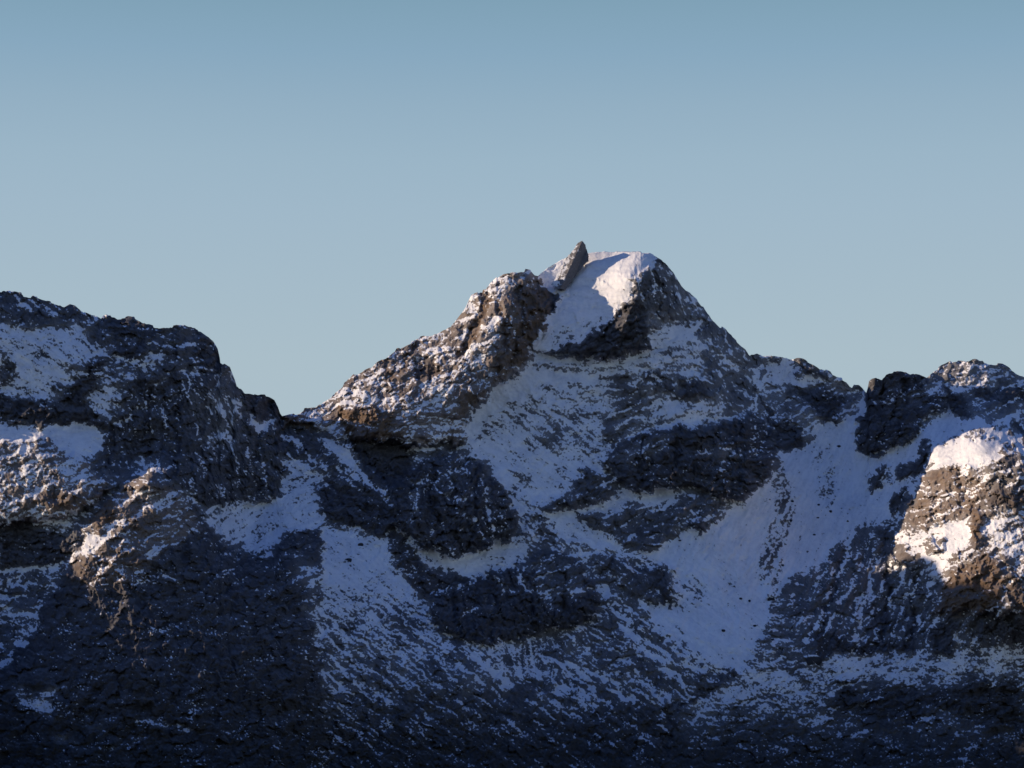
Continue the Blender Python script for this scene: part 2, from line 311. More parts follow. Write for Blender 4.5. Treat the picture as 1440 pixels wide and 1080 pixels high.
reg([(900,690),(945,685),(950,705),(920,712),(900,702)], s=.85, soft=4); reg([(970,738),(992,735),(990,749),(978,751)], s=.03, soft=2, h=6, w=6)
reg([(740,700),(770,735),(790,755),(820,780),(800,770),(760,765),(730,740)], s=.55, ang=1, soft=5)
ROCK3 = [(838,780),(870,788),(900,800),(945,798),(959,826),(950,846),(935,852),(915,842),(890,836),(868,815),(843,796)]
reg(ROCK3, s=.32, ang=1, soft=4, h=12, w=12)
reg([(915,805),(945,800),(961,828),(945,851),(930,846)], s=.12, soft=3)
region(18, 'rock_outcrop', 'small speckled rock outcrop in the corrie snow below the dark wall', 'rock outcrop', None, ROCK3)

# ---- dome
DOME = [(757,380),(797,350),(823,345),(912,345),(945,370),(965,405),(965,432),(945,445),(925,445),(915,478),(905,492),(870,502),(835,505),(800,500),(770,494),(752,488),(760,470),(775,440),(785,415),(768,400)]
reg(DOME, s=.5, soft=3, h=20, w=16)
region(19, 'summit_dome', 'rounded snowy summit dome of the central peak, half sunlit and half shaded', 'mountain summit', None, DOME)
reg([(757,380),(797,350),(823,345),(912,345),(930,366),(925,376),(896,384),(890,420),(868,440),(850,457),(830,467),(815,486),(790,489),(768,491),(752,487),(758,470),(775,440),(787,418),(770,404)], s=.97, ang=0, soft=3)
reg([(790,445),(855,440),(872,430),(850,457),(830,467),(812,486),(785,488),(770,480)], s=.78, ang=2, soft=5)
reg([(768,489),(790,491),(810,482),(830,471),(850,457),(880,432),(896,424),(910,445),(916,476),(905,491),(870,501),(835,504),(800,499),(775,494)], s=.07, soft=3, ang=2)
reg([(892,386),(915,378),(935,383),(947,400),(957,415),(958,430),(940,441),(925,443),(905,436),(895,416)], s=.27, soft=9, ang=3)
reg([(917,364),(930,362),(937,374),(922,374)], s=.0, soft=2, h=4, w=5)

# ---- left mountain details
reg([(-710,330)]+up(SKYPTS(-200,146))+[(145,480),(125,470),(110,458),(75,455),(30,455),(0,462),(-710,430)], s=.34, ang=1, soft=4)
reg([(-710,430),(0,458),(60,462),(100,462),(140,478),(152,492),(130,505),(115,512),(97,530),(87,548),(70,560),(40,566),(10,556),(0,545),(-710,520)], s=.76, ang=1, soft=5)
reg([(0,500),(25,512),(22,530),(5,540),(-5,540)], s=.3, soft=4); reg([(95,505),(130,510),(120,530),(95,535)], s=.4, soft=5); reg([(70,540),(95,540),(90,552),(72,552)], s=.25, soft=3)
reg([(-710,540),(0,555),(20,565),(45,560),(65,568),(90,562),(102,545),(125,520),(133,506),(147,513),(132,540),(125,560),(135,577),(150,582),(152,602),(130,592),(110,592),(90,601),(65,598),(40,598),(20,590),(0,580),(-710,570)], s=.08, soft=3, h=5, w=12)
reg([(-710,570),(0,598),(25,598),(60,601),(88,603),(105,592),(130,595),(152,612),(148,627),(130,642),(112,645),(95,640),(70,621),(40,619),(0,622),(-710,600)], s=.88, soft=3)
SUMK = [(143,440)]+up(SKYPTS(148,310))+[(318,515),(300,532),(270,532),(260,517),(230,517),(200,511),(165,501),(155,486),(148,470)]
reg(SUMK, s=.33, ang=0, soft=3)
CLF = [(150,602),(160,562),(200,522),(260,517),(300,532),(333,545),(390,562),(398,592),(398,640),(391,690),(375,706),(345,702),(300,713),(285,711),(270,692),(250,682),(230,662),(190,657),(160,667),(138,652)]
reg(CLF, s=.26, ang=3, soft=4)
region(20, 'cliff', 'blunt dark cliff at the right end of the left mountain, falling to the snow bowl', 'cliff', None, SUMK[:1]+up(SKYPTS(148,310))+up(SKYPTS(311,396))+[(398,592),(398,640),(391,690),(375,706),(345,702),(300,713),(285,711),(270,692),(250,682),(230,662),(190,657),(160,667),(138,652),(150,602),(135,577),(133,545),(150,505),(148,470)])
reg([(148,445),(205,455),(230,462),(215,475),(165,478)], s=.2, soft=4); reg([(165,485),(200,480),(204,495),(185,506),(165,496)], s=.04, soft=3)
reg([(275,480),(295,478),(310,500),(309,515),(297,531),(268,527),(273,500)], s=.12, soft=4); reg([(205,496),(225,490),(231,505),(210,509)], s=.85, soft=3)
line([(150,500),(180,507),(215,514)], w=3.0, s=.9); line([(240,522),(285,522),(305,515)], w=1.6, s=.8)
reg([(122,562),(138,545),(150,548),(172,545),(165,560),(172,574),(155,570),(150,590),(138,585)], s=.7, ang=1, soft=7); reg([(150,515),(180,520),(175,540),(150,535)], s=.45, soft=5)
reg([(275,555),(330,540),(352,580),(350,610),(320,640),(285,620),(262,600)], s=.42, soft=10); reg([(340,600),(390,610),(392,660),(360,680),(340,640)], s=.3, soft=10)
reg([(310,515),(330,530),(340,560),(320,570),(300,545)], s=.42, soft=5); reg([(356,585),(382,592),(378,600),(355,602)], s=.85, soft=3); line([(338,568),(352,578),(360,590)], w=2.2, s=.8)
reg([(185,651),(200,646),(235,652),(232,662),(190,663)], s=.65, soft=4); line([(165,595),(185,586)], w=2); line([(222,540),(232,527)], w=3, s=.7); line([(185,575),(198,568)], w=2)
reg([(340,548),(380,552),(392,575),(385,590),(345,575)], s=.06, soft=3)

# ---- spur details
reg([(205,666),(170,685),(150,705),(130,735),(92,798),(130,812),(200,792),(285,742),(255,695)], brown=.85, s=.42, ang=2, soft=6)
reg([(152,704),(130,735),(160,737),(166,727),(157,708)], s=.04, brown=1, soft=2); reg([(118,752),(145,746),(168,734),(162,745),(140,765),(112,790),(96,795)], s=.86, soft=3)
reg([(110,790),(150,770),(210,780),(200,815),(150,820),(110,810)], s=.3, brown=.8, soft=10)
line([(165,801),(180,799),(198,803)], w=1.6); line([(158,705),(182,702)], w=1.6); line([(195,725),(240,725),(265,738),(290,750)], w=1.4, s=.75); line([(230,808),(255,818)], w=1.5)
line([(318,765),(335,778),(354,790)], w=3.0, s=.9)
reg([(310,760),(380,790),(440,800),(450,830),(400,850),(300,820)], s=.22, soft=12, ang=2)
reg([(420,770),(445,790),(450,850),(435,850),(415,800)], s=.4, soft=6); reg([(430,855),(455,860),(470,890),(445,900)], s=.65, soft=5)
reg([(12,962),(30,961),(35,975),(52,979),(70,966),(92,968),(65,985),(72,1000),(88,1012),(60,1000),(30,985)], s=.6, soft=4)
reg([(72,1028),(105,1040),(100,1048),(75,1040)], s=.6, soft=4); line([(185,1012),(225,1018),(275,1028)], w=2.5, s=.7); line([(155,1057),(190,1043),(200,1037)], w=1.6, s=.6); reg([(115,1005),(150,1015),(150,1032),(120,1025)], s=.4, soft=5)
# foot bands
line([(-60,808),(0,803),(28,803),(50,796),(88,796)], w=4.5, s=.85); line([(-60,830),(0,822),(28,815),(50,820)], w=4.0, s=.8); line([(-40,780),(0,786),(40,778),(70,774)], w=3.5, s=.7)
reg([(-40,850),(0,850),(25,856),(58,855),(45,872),(0,880)], s=.62, soft=4); line([(59,856),(40,890)], w=1.8); line([(36,898),(10,925),(0,934),(-20,950)], w=3.2)
reg([(30,700),(45,715),(70,722),(110,725),(95,742),(60,735),(35,722)], s=.6, soft=4); reg([(0,740),(40,735),(100,760),(90,790),(0,790)], s=.14, soft=5); reg([(60,690),(100,690),(140,700),(100,712),(50,708)], s=.25, soft=5)

# ---- back ridge, tower, right top
reg([(1060,512),(1070,520),(1076,548),(1066,545)], s=.8, soft=2); reg([(1078,502),(1108,504),(1120,528),(1160,533),(1150,540),(1100,541),(1080,535)], s=.84, ang=3, soft=4)
reg([(1084,588),(1125,598),(1129,628),(1115,633),(1092,626)], s=.05, soft=3); reg([(1112,545),(1165,542),(1192,560),(1167,592),(1140,570)], s=.2, soft=5)
reg([(1113,506),(1160,523),(1158,530),(1120,520)], s=.15, soft=3); reg([(1100,545),(1112,545),(1140,580),(1130,595),(1090,585),(1090,560)], s=.5, soft=4)
line([(1060,535),(1075,570),(1085,600),(1090,628)], s=.0, w=3.0, h=-12); line([(1070,560),(1078,590),(1084,600)], s=.8, w=1.2)
TOWER = [(1217,553),(1220,540),(1226,520),(1265,512),(1305,528),(1327,545),(1326,570),(1302,588),(1290,610),(1256,626),(1235,638),(1210,634),(1203,625),(1205,595),(1214,572)]
reg(TOWER, s=.17, ang=2, soft=2, h=30, w=14)
region(21, 'rock_tower', 'dark blocky rock tower on the right skyline, hardly any snow on it', 'rock tower', None, TOWER)
line([(1230,570),(1250,562)], w=1.6); line([(1280,592),(1305,588)], w=1.8, s=.8); reg([(1268,550),(1300,545),(1300,570),(1270,570)], s=.3, soft=5)
reg([(1300,535),(1325,530),(1325,550),(1305,556)], s=.65, soft=4)
reg([(1325,546),(1356,556),(1362,586),(1345,586),(1330,570)], s=.08, soft=4); reg([(1366,548),(1390,545),(1400,560),(1375,560)], s=.12, soft=3); reg([(1400,545),(1440,545),(1440,562),(1410,560)], s=.15, soft=4)
reg([(1410,595),(1440,590),(1440,615),(1418,606)], s=.2, soft=4); reg([(1315,518),(1345,512),(1350,530),(1330,535)], s=.35, soft=4); reg([(1330,540),(1400,535),(1395,545),(1340,552)], s=.65, soft=4)
reg([(1218,667),(1250,650),(1256,660),(1250,680),(1226,690),(1216,686)], s=.24, soft=4, h=6, w=8); reg([(1263,652),(1285,645),(1282,672),(1260,676)], s=.22, soft=4, h=6, w=8)
reg([(1290,630),(1308,622),(1300,660),(1286,676),(1279,665)], s=.08, soft=3); reg([(1245,716),(1265,690),(1280,690),(1275,712),(1255,727)], s=.1, soft=3, h=8, w=8)
reg([(1355,602),(1385,602),(1385,614),(1360,613)], s=.4, soft=4)
# corrie speckle
reg([(1088,655),(1112,662),(1116,720),(1110,765),(1092,845),(1076,842),(1068,795),(1085,720)], s=.66, ang=4, soft=6); reg([(1140,625),(1182,640),(1175,725),(1148,705)], s=.74, soft=10)
reg([(1050,905),(1085,850),(1110,845),(1122,905),(1150,932),(1100,945),(1052,945)], s=.52, soft=8, ang=0)
reg([(945,805),(975,815),(1010,860),(990,890),(950,860)], s=.7, ang=1, soft=8)
# scree streaks
STR = [(832,858),(872,842),(930,882),(990,932),(1036,950),(1000,965),(960,992),(900,992),(860,950),(800,935),(780,905),(820,882)]
reg(STR, s=.46, ang=1, soft=6, stk=1)
for a in ([(845,828),(862,850),(882,875),(895,900)], [(925,885),(955,915),(985,932),(1015,948)], [(925,930),(945,950),(955,962)], [(795,932),(820,950),(832,965)], [(845,952),(870,965),(885,985),(900,992)], [(910,960),(930,980),(948,988)], [(900,850),(930,875),(960,905)], [(660,905),(690,935),(720,965)], [(870,875),(900,910),(935,935)], [(790,960),(815,975),(835,990)], [(960,935),(1000,945),(1030,950)]):
    line(a, w=4.2, s=.9)
reg([(690,905),(742,902),(770,890),(765,930),(800,952),(760,955),(722,950),(700,930)], s=.62, ang=3, soft=6); line([(650,905),(680,935),(705,960)], w=2.0, s=.85)
reg([(835,915),(880,905),(900,925),(890,950),(850,945)], s=.4, ang=0, soft=5); reg([(745,960),(780,975),(770,990),(730,985)], s=.4, soft=6)
reg([(955,845),(1040,850),(1085,845),(1077,885),(1058,915),(1050,938),(1035,946),(1005,932),(972,902)], s=.9, soft=5, ang=1, stk=.2)
line([(1042,942),(1015,955),(990,978),(960,988),(940,1000),(945,1025),(938,1060)], s=.0, w=2.6, h=-5)
# right cliffs
line([(1232,778),(1224,810),(1222,840),(1210,865),(1195,905),(1185,918)], s=.85, w=3.0); line([(1268,795),(1262,815)], s=.8, w=3.0); line([(1320,862),(1315,885),(1300,905)], s=.7, w=3); line([(1345,888),(1352,905)], s=.7, w=3); line([(1385,850),(1395,875),(1405,895)], s=.7, w=2)
reg([(1310,880),(1345,870),(1340,918),(1315,918)], s=.05, soft=4); reg([(1140,880),(1200,905),(1260,905),(1300,915),(1230,925),(1150,930)], s=.12, soft=6); reg([(1370,865),(1440,850),(1440,900),(1380,890)], s=.12, soft=8)
reg([(1160,925),(1230,920),(1300,918),(1260,950),(1190,962),(1170,950)], s=.72, ang=2, soft=6); reg([(1300,925),(1360,925),(1360,945),(1310,945)], s=.7, soft=6)
reg([(1180,962),(1215,970),(1260,962),(1300,968),(1380,955),(1440,950),(1440,1030),(1340,1000),(1280,1020),(1200,1005),(1165,1000)], s=.1, ang=2, soft=14)
line([(1270,958),(1310,962),(1345,958),(1375,960)], s=.7, w=1.8); line([(1245,995),(1260,1012),(1290,1025)], s=.6, w=2); line([(1155,1012),(1170,1000),(1178,998)], s=.6, w=2.5); line([(1195,1003),(1220,985),(1240,975)], s=.6, w=2)
reg([(1295,995),(1340,1000),(1330,1020),(1300,1015)], s=.4, soft=6)

# ---- clefts splitting the cliffs
for a in ([(160,598),(158,630),(150,660)], [(214,556),(205,600),(208,645)], [(252,560),(246,610),(252,672)], [(292,560),(285,620),(295,700)], [(330,600),(322,650),(328,704)], [(362,612),(356,660),(366,700)],
          [(612,648),(606,690),(618,760)], [(641,690),(636,730),(648,776)], [(668,660),(672,710),(662,770)], [(640,830),(636,860),(645,892)], [(690,812),(696,850),(690,900)], [(752,800),(748,840),(756,884)], [(800,800),(790,840),(796,876)],
          [(900,620),(905,650),(896,688)], [(955,604),(948,640),(956,680)], [(1030,598),(1040,640),(1030,696)], [(1240,540),(1234,580),(1240,630)], [(1270,530),(1272,570),(1262,618)], [(700,430),(712,470),(702,520)], [(730,410),(736,450),(724,500)],
          [(1180,790),(1170,840),(1150,890)], [(1250,800),(1246,850),(1240,905)], [(1290,810),(1284,860),(1280,910)], [(590,470),(580,500),(560,520)], [(540,505),(548,530),(535,555)], [(1320,690),(1312,720),(1318,742)], [(1350,665),(1356,700),(1346,722)]):
    line(a, s=.06, w=2.4, soft=3, h=-11)
# ---- sunlit crag
CRAG = [(1310,630),(1332,619),(1375,613),(1402,616),(1422,627),(1440,640),(1560,660),(1560,862),(1440,862),(1312,862),(1328,820),(1300,800),(1256,790),(1262,750),(1275,712),(1290,692),(1302,665)]
reg(CRAG, s=.5, ang=2, soft=3, h=30, w=16, brown=.6)
region(22, 'rock_crag', 'sunlit snow-topped crag of warm brown rock at the right edge', 'crag', None, CRAG)
reg([(1312,630),(1335,622),(1375,616),(1405,620),(1416,630),(1392,650),(1360,656),(1308,662)], s=.97, soft=3)
reg([(1306,667),(1340,658),(1382,664),(1388,690),(1372,716),(1332,727),(1302,742),(1280,728),(1290,692)], s=.33, brown=1, soft=5)
reg([(1262,752),(1310,742),(1362,718),(1366,750),(1342,780),(1322,802),(1290,784)], s=.82, soft=5); reg([(1300,760),(1328,762),(1326,778),(1300,780)], s=.35, soft=4, h=8, w=8)
reg([(1365,720),(1378,722),(1385,760),(1368,762)], s=.05, brown=1, soft=3, h=6, w=6)
reg([(1380,730),(1420,720),(1440,730),(1440,780),(1390,772)], s=.66, soft=6); reg([(1392,648),(1425,632),(1440,645),(1440,720),(1385,712)], s=.33, soft=5, brown=.4)
reg([(1328,832),(1345,802),(1382,780),(1412,800),(1408,850),(1352,864),(1310,864)], s=.1, brown=1, soft=5); reg([(1415,810),(1440,815),(1440,860),(1420,850)], s=.06, brown=.6, soft=4)
reg([(1395,690),(1440,690),(1440,708),(1400,706)], s=.05, soft=3); reg([(1300,670),(1340,685),(1330,700),(1300,700)], s=.5, soft=6)

# ---- parts with a look of their own
region(30, 'snow_cap', 'bright sunlit snow cap', None, None, [(1305,632),(1335,615),(1376,608),(1405,612),(1424,630),(1392,652),(1360,658),(1304,664)], 22)
region(31, 'rock_face', 'warm brown rock face', None, None, [(1328,832),(1345,802),(1382,780),(1412,800),(1410,850),(1380,866),(1330,862),(1312,862)], 22)
region(32, 'snow_cap', 'smooth snow cap', None, None, [(757,370),(797,340),(823,335),(912,335),(930,366),(925,376),(896,384),(890,420),(868,440),(850,457),(830,467),(815,486),(790,489),(768,491),(752,487),(758,470),(775,440),(787,418),(770,404)], 19)
region(33, 'overhang', 'dark snow-free overhang', None, None, [(768,489),(790,491),(810,482),(830,471),(850,457),(880,432),(896,424),(910,445),(916,476),(905,491),(870,501),(835,504),(800,499),(775,494)], 19)
region(34, 'rock_wall', 'brown sunlit rock wall', None, None, [(472,574),(510,570),(556,580),(552,615),(527,618),(500,608),(485,597)], 13)
# ------------------------------------------------------------------ grain, ledges and small relief
tot = sum(WANG)
N = 0; MB = 0; MS = 0; VEIN = 0; STK = 0; LEDGE = 0; STAIR = 0
w1 = fbm(PX/46, PY/34, 3, 400, .55); w2 = fbm(PX/13, PY/11, 3, 401, .6); w3 = fbm(PX/6, PY/5, 2, 402)
for k, a in enumerate(ANG):
    c, s_ = math.cos(R(a)), math.sin(R(a))
    u = WX*.4+PX*.6; v = WY*.4+PY*.6
    U = u*c+v*s_; V = -u*s_+v*c
    wk = WANG[k]/tot
    N = N+wk*(fbm(U/17, V/6.5, 4, 40+k*9, .72))
    vn = 1-np.abs(perlin(U/34+.35*N, V/15, 300+k*5))*2.6; vn2 = 1-np.abs(perlin(U/15, V/7.5, 320+k*5))*2.4
    VEIN = VEIN+wk*np.maximum(vn, vn2-.12)
    for per, wgt, amp in ((21.0, .62, 5.0), (10.5, .55, 2.3)):
        vv = (V+.8*per*w1+.34*per*w2+.10*per*w3)/per
        fl = np.floor(vv); f = vv-fl
        lev = fbm(U/34+fl*7.3, fl*3.7+V*0, 2, 410+k, .6)          # how far each ledge runs before it pinches out
        LEDGE = LEDGE+wk*wgt*(np.exp(-((f-.20)/.17)**2)*np.clip(.75+1.7*lev, 0, 1.3)-.30)
        STAIR = STAIR+wk*amp*(sstep(.05, .35, 1-f)-(1-f))*1.0
    STK = STK+wk*fbm(U/60, V/4.5, 3, 340+k*7, .7)
    MB = MB+wk*fbm(U/70, V/34, 3, 60+k*9, .5, True)
    MS = MS+wk*fbm(U/17, V/8, 3, 80+k*9, .55, True)
fine = fbm(PX/5.5, PY/4.0, 3, 120, .75)
speck = perlin(PX/2.6, PY/2.1, 130)+.8*perlin(PX/4.6, PY/3.6, 131)
mid = fbm(PX/42, PY/36, 3, 121, .6)
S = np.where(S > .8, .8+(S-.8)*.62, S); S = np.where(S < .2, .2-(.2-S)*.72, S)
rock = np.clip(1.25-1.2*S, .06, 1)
def blur(a, n=2):
    for _ in range(n):
        b = a.copy(); b[1:-1] = (a[:-2]+a[1:-1]*2+a[2:])/4; a = b
        b = a.copy(); b[:, 1:-1] = (a[:, :-2]+a[:, 1:-1]*2+a[:, 2:])/4; a = b
    return a
rock = blur(rock, 6)
FC = facets(WX*.6+PX*.4, (WY*.6+PY*.4)*1.25, 19.0, 5, .46, 1.8)+facets(WX*.5+PX*.5, (WY*.5+PY*.5)*1.3, 8.5, 9, .20, .6)
CRK = 0
for k, a in ((3, 78), (4, -65)):
    c, s_ = math.cos(R(a)), math.sin(R(a)); U = PX*c+PY*s_; V = -PX*s_+PY*c
    CRK = CRK+.5*fbm(U/90, V/26, 4, 360+k, .55, True)
micro = 11*MB*(.30+.70*rock)+4.0*MS*rock+FC*rock+15*CRK*(.015+.985*rock)+STAIR*rock+.8*STK*(1-rock)+(.75*fine+1.6*mid)*(1-rock)
D = blur(D, 2)
D = D-micro
# a ledge is where the ground lies back: snow gathers there
dpy = np.gradient(PY, axis=1)
led = -np.gradient(-micro, axis=1)/np.maximum(dpy, .3)
led = np.clip(blur(led, 1)/1.3, -1, 1)
VN = np.clip((VEIN-.45)*1.9, -.25, 1)
VAL = (S-.5)*1.75+.50*N-.10*sstep(.75, .45, S)+.40*led*np.sqrt(rock)*(.3+.7*sstep(.1, .4, S))+.46*fine+.38*speck*(1+.7*sstep(.42, .2, S))+1.05*LEDGE*np.clip(.8+1.3*w1, .15, 1.5)*sstep(.06, .34, S)*(.3+.7*sstep(.97, .70, S))+.75*STK*STR_W+.5*mid*(.35+2.6*S*(1-S))+.45*mid*sstep(.45, .15, S)+.40*VN*(.35+rock*.65)*sstep(-.35, .25, mid+.5*N+.5*S)*(.25+.75*sstep(.14, .42, S))+.35*STK*(1-rock)
FROST = np.clip((.24*sstep(.14, .55, S)+.14*sstep(.14, .5, S)*sstep(760, 560, PY)*sstep(640, 720, PX))*(.75+.8*mid+.6*N)+.10*np.clip(led, 0, 1), 0, .6)
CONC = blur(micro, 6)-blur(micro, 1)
TONE = np.clip(.5-.09*np.clip(CONC, -3, 5)+.5*fbm(PX/60, PY/45, 4, 150)+.9*MS*rock*.6, 0, 1.4)  # uneven rock tone, with shade painted into the hollows of the relief
CRUST = np.clip(.80+.40*fine+.45*mid+.25*N+.55*STK, 0, 1)
LOWD = sstep(1110, 880, PY)           # ground and snow colour darker low down

# ------------------------------------------------------------------ unseen hill added past the left edge, shaped to shade the lower slopes
hu = np.concatenate([np.arange(-76, -170, -4.0), np.arange(-170, -760, -10.0)])
hv = np.arange(3150, 4080, 6.0)
HPX, HD = np.meshgrid(hu, hv, indexing='ij')
hs = HD-.27*(-HPX-150)
HPY = np.where(hs < 3885, 688+(3885-hs)*.50, 688+(hs-3885)*1.2)-.24*(-HPX-150)+160*sstep(-170, -76, HPX)**1.5
HPY = HPY+9*fbm(HPX/60, HD/60, 4, 301, .55, True)
# ------------------------------------------------------------------ materials
def snow_rock(name, rock_a=(.026,.029,.039), rock_b=(.074,.071,.078), brown=(.215,.14,.085)):
    m = bpy.data.materials.new(name); m.use_nodes = True
    nt = m.node_tree; nt.nodes.clear(); L = nt.links.new
    def n(t, **kw):
        x = nt.nodes.new(t)
        for k_, v_ in kw.items(): setattr(x, k_, v_)
        return x
    out = n('ShaderNodeOutputMaterial'); bs = n('ShaderNodeBsdfPrincipled')
    geo = n('ShaderNodeNewGeometry')
    at = n('ShaderNodeAttribute', attribute_name='snow'); ab = n('ShaderNodeAttribute', attribute_name='brown'); ao = n('ShaderNodeAttribute', attribute_name='tone'); al = n('ShaderNodeAttribute', attribute_name='high'); ag = n('ShaderNodeAttribute', attribute_name='crust'); af = n('ShaderNodeAttribute', attribute_name='frost')
    n1 = n('ShaderNodeTexNoise'); n1.inputs['Scale'].default_value = .42; n1.inputs['Detail'].default_value = 3; n1.inputs['Roughness'].default_value = .65
    L(geo.outputs['Position'], n1.inputs['Vector'])
    n2 = n('ShaderNodeTexNoise'); n2.inputs['Scale'].default_value = .11; n2.inputs['Detail'].default_value = 5; n2.inputs['Roughness'].default_value = .7
    L(geo.outputs['Position'], n2.inputs['Vector'])
    sub = n('ShaderNodeMath', operation='MULTIPLY_ADD'); sub.inputs[1].default_value = .55; sub.inputs[2].default_value = -.275
    L(n1.outputs['Fac'], sub.inputs[0])
    add = n('ShaderNodeMath', operation='ADD'); L(at.outputs['Fac'], add.inputs[0]); L(sub.outputs[0], add.inputs[1])
    mr = n('ShaderNodeMapRange', interpolation_type='SMOOTHSTEP'); mr.inputs['From Min'].default_value = -.12; mr.inputs['From Max'].default_value = .24
    L(add.outputs[0], mr.inputs['Value'])
    # rock colour
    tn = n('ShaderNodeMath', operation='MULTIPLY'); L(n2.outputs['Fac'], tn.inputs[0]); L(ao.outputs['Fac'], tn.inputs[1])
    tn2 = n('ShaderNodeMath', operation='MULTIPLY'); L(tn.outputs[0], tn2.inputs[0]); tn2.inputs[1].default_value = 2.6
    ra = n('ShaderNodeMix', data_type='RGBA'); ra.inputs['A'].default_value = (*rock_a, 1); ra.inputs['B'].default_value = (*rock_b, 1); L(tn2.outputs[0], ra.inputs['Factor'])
    rb = n('ShaderNodeMix', data_type='RGBA'); rb.inputs['B'].default_value = (*brown, 1); L(ra.outputs['Result'], rb.inputs['A'])
    bm_ = n('ShaderNodeMath', operation='MULTIPLY'); L(ab.outputs['Fac'], bm_.inputs[0]); L(n2.outputs['Fac'], bm_.inputs[1])
    bm2 = n('ShaderNodeMath', operation='MULTIPLY', use_clamp=True); L(bm_.outputs[0], bm2.inputs[0]); bm2.inputs[1].default_value = 1.25
    L(bm2.outputs[0], rb.inputs['Factor'])
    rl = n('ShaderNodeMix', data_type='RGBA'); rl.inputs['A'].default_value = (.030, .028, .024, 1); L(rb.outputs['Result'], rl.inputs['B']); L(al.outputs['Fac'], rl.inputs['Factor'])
    # snow colour: wind crust to clean, darker and greyer low down
    sn = n('ShaderNodeMix', data_type='RGBA'); sn.inputs['A'].default_value = (.56, .59, .66, 1); sn.inputs['B'].default_value = (.91, .92, .95, 1); L(ag.outputs['Fac'], sn.inputs['Factor'])
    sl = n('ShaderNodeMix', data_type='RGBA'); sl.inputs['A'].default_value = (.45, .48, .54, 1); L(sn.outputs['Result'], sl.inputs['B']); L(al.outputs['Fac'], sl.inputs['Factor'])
    mx = n('ShaderNodeMix', data_type='RGBA'); fm = n('ShaderNodeMath', operation='MAXIMUM'); fs = n('ShaderNodeMath', operation='MULTIPLY'); L(af.outputs['Fac'], fs.inputs[0]); L(n1.outputs['Fac'], fs.inputs[1]); fs2 = n('ShaderNodeMath', operation='MULTIPLY'); L(fs.outputs[0], fs2.inputs[0]); fs2.inputs[1].default_value = 1.5
    L(mr.outputs['Result'], fm.inputs[0]); L(fs2.outputs[0], fm.inputs[1]); L(fm.outputs[0], mx.inputs['Factor']); L(rl.outputs['Result'], mx.inputs['A']); L(sl.outputs['Result'], mx.inputs['B'])
    L(mx.outputs['Result'], bs.inputs['Base Color'])
    bs.inputs['Roughness'].default_value = .9; bs.inputs['Specular IOR Level'].default_value = .15
    bp = n('ShaderNodeBump'); bp.inputs['Strength'].default_value = .5; bp.inputs['Distance'].default_value = 1.6
    L(n1.outputs['Fac'], bp.inputs['Height']); L(bp.outputs['Normal'], bs.inputs['Normal'])
    L(bs.outputs['BSDF'], out.inputs['Surface'])
    return m
MAT = snow_rock('snow_and_gabbro')

def props(o, label, cat=None, kind=None, group=None):
    o['label'] = label
    if cat: o['category'] = cat
    if kind: o['kind'] = kind
    if group: o['group'] = group

def mesh_obj(name, verts, quads, mat, attrs=None, parent=None):
    me = bpy.data.meshes.new(name)
    nv, nq = len(verts), len(quads)
    k = quads.shape[1]
    me.vertices.add(nv); me.vertices.foreach_set('co', np.ascontiguousarray(verts, np.float32).ravel())
    me.loops.add(nq*k); me.loops.foreach_set('vertex_index', np.ascontiguousarray(quads, np.int32).ravel())
    me.polygons.add(nq); me.polygons.foreach_set('loop_start', np.arange(0, nq*k, k, dtype=np.int32))
    me.update(calc_edges=True)
    for an, av in (attrs or {}).items():
        a = me.attributes.new(an, 'FLOAT', 'POINT'); a.data.foreach_set('value', np.ascontiguousarray(av, np.float32).ravel())
    me.materials.append(mat)
    me.validate()
    o = bpy.data.objects.new(name, me); COL.objects.link(o)
    if parent: o.parent = parent
    return o

# ------------------------------------------------------------------ the relief, cut into its mountains, slopes and crags
X, Y, Zw = world(PX, PY, D)
# far sides of the ridges: the ground falls away behind the skyline
NB = 26
kk = (np.arange(NB, 0, -1)**1.5)[None, :]
bn = fbm(np.repeat(cols[:, None], NB, 1)/18, np.repeat(kk, NC, 0)/9, 3, 170)
X = np.concatenate([np.repeat(X[:, :1], NB, 1), X], 1)
Y = np.concatenate([Y[:, :1]+3.0*kk+bn*2*np.minimum(kk, 8), Y], 1)
Zw = np.concatenate([Zw[:, :1]-2.6*kk-.4*np.minimum(kk, 3)+bn*np.minimum(kk*.3, 8), Zw], 1)
def padb(a): return np.concatenate([np.repeat(a[:, :1], NB, 1), a], 1)
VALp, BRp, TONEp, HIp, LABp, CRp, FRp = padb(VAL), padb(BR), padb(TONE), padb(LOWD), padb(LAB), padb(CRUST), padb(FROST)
NRp = NR+NB
V3 = np.stack([X, Y, Zw], -1).reshape(-1, 3)
idx = np.arange(NC*NRp).reshape(NC, NRp)
quads = np.stack([idx[:-1, :-1], idx[:-1, 1:], idx[1:, 1:], idx[1:, :-1]], -1)
ql = LABp[:-1, :-1]
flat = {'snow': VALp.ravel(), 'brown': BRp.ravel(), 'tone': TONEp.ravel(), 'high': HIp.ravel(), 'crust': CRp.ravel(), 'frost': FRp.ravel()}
OBJ = {}
for k, (nm, lab, cat, kind) in NAMES.items():
    q = quads[ql == k]
    if not len(q): continue
    used, inv = np.unique(q.ravel(), return_inverse=True)
    vv = V3[used]; base = np.array([vv[:, 0].mean(), vv[:, 1].mean(), vv[:, 2].min()])
    o = mesh_obj(nm, vv-base, inv.reshape(-1, 4), MAT, {a: b[used] for a, b in flat.items()})
    OBJ[k] = (o, base)
    if k in PARENT:
        po, pb = OBJ[PARENT[k]]; o.parent = po; o.location = base-pb
        if lab: o['label'] = lab
    else:
        o.location = base; props(o, lab, cat, kind)

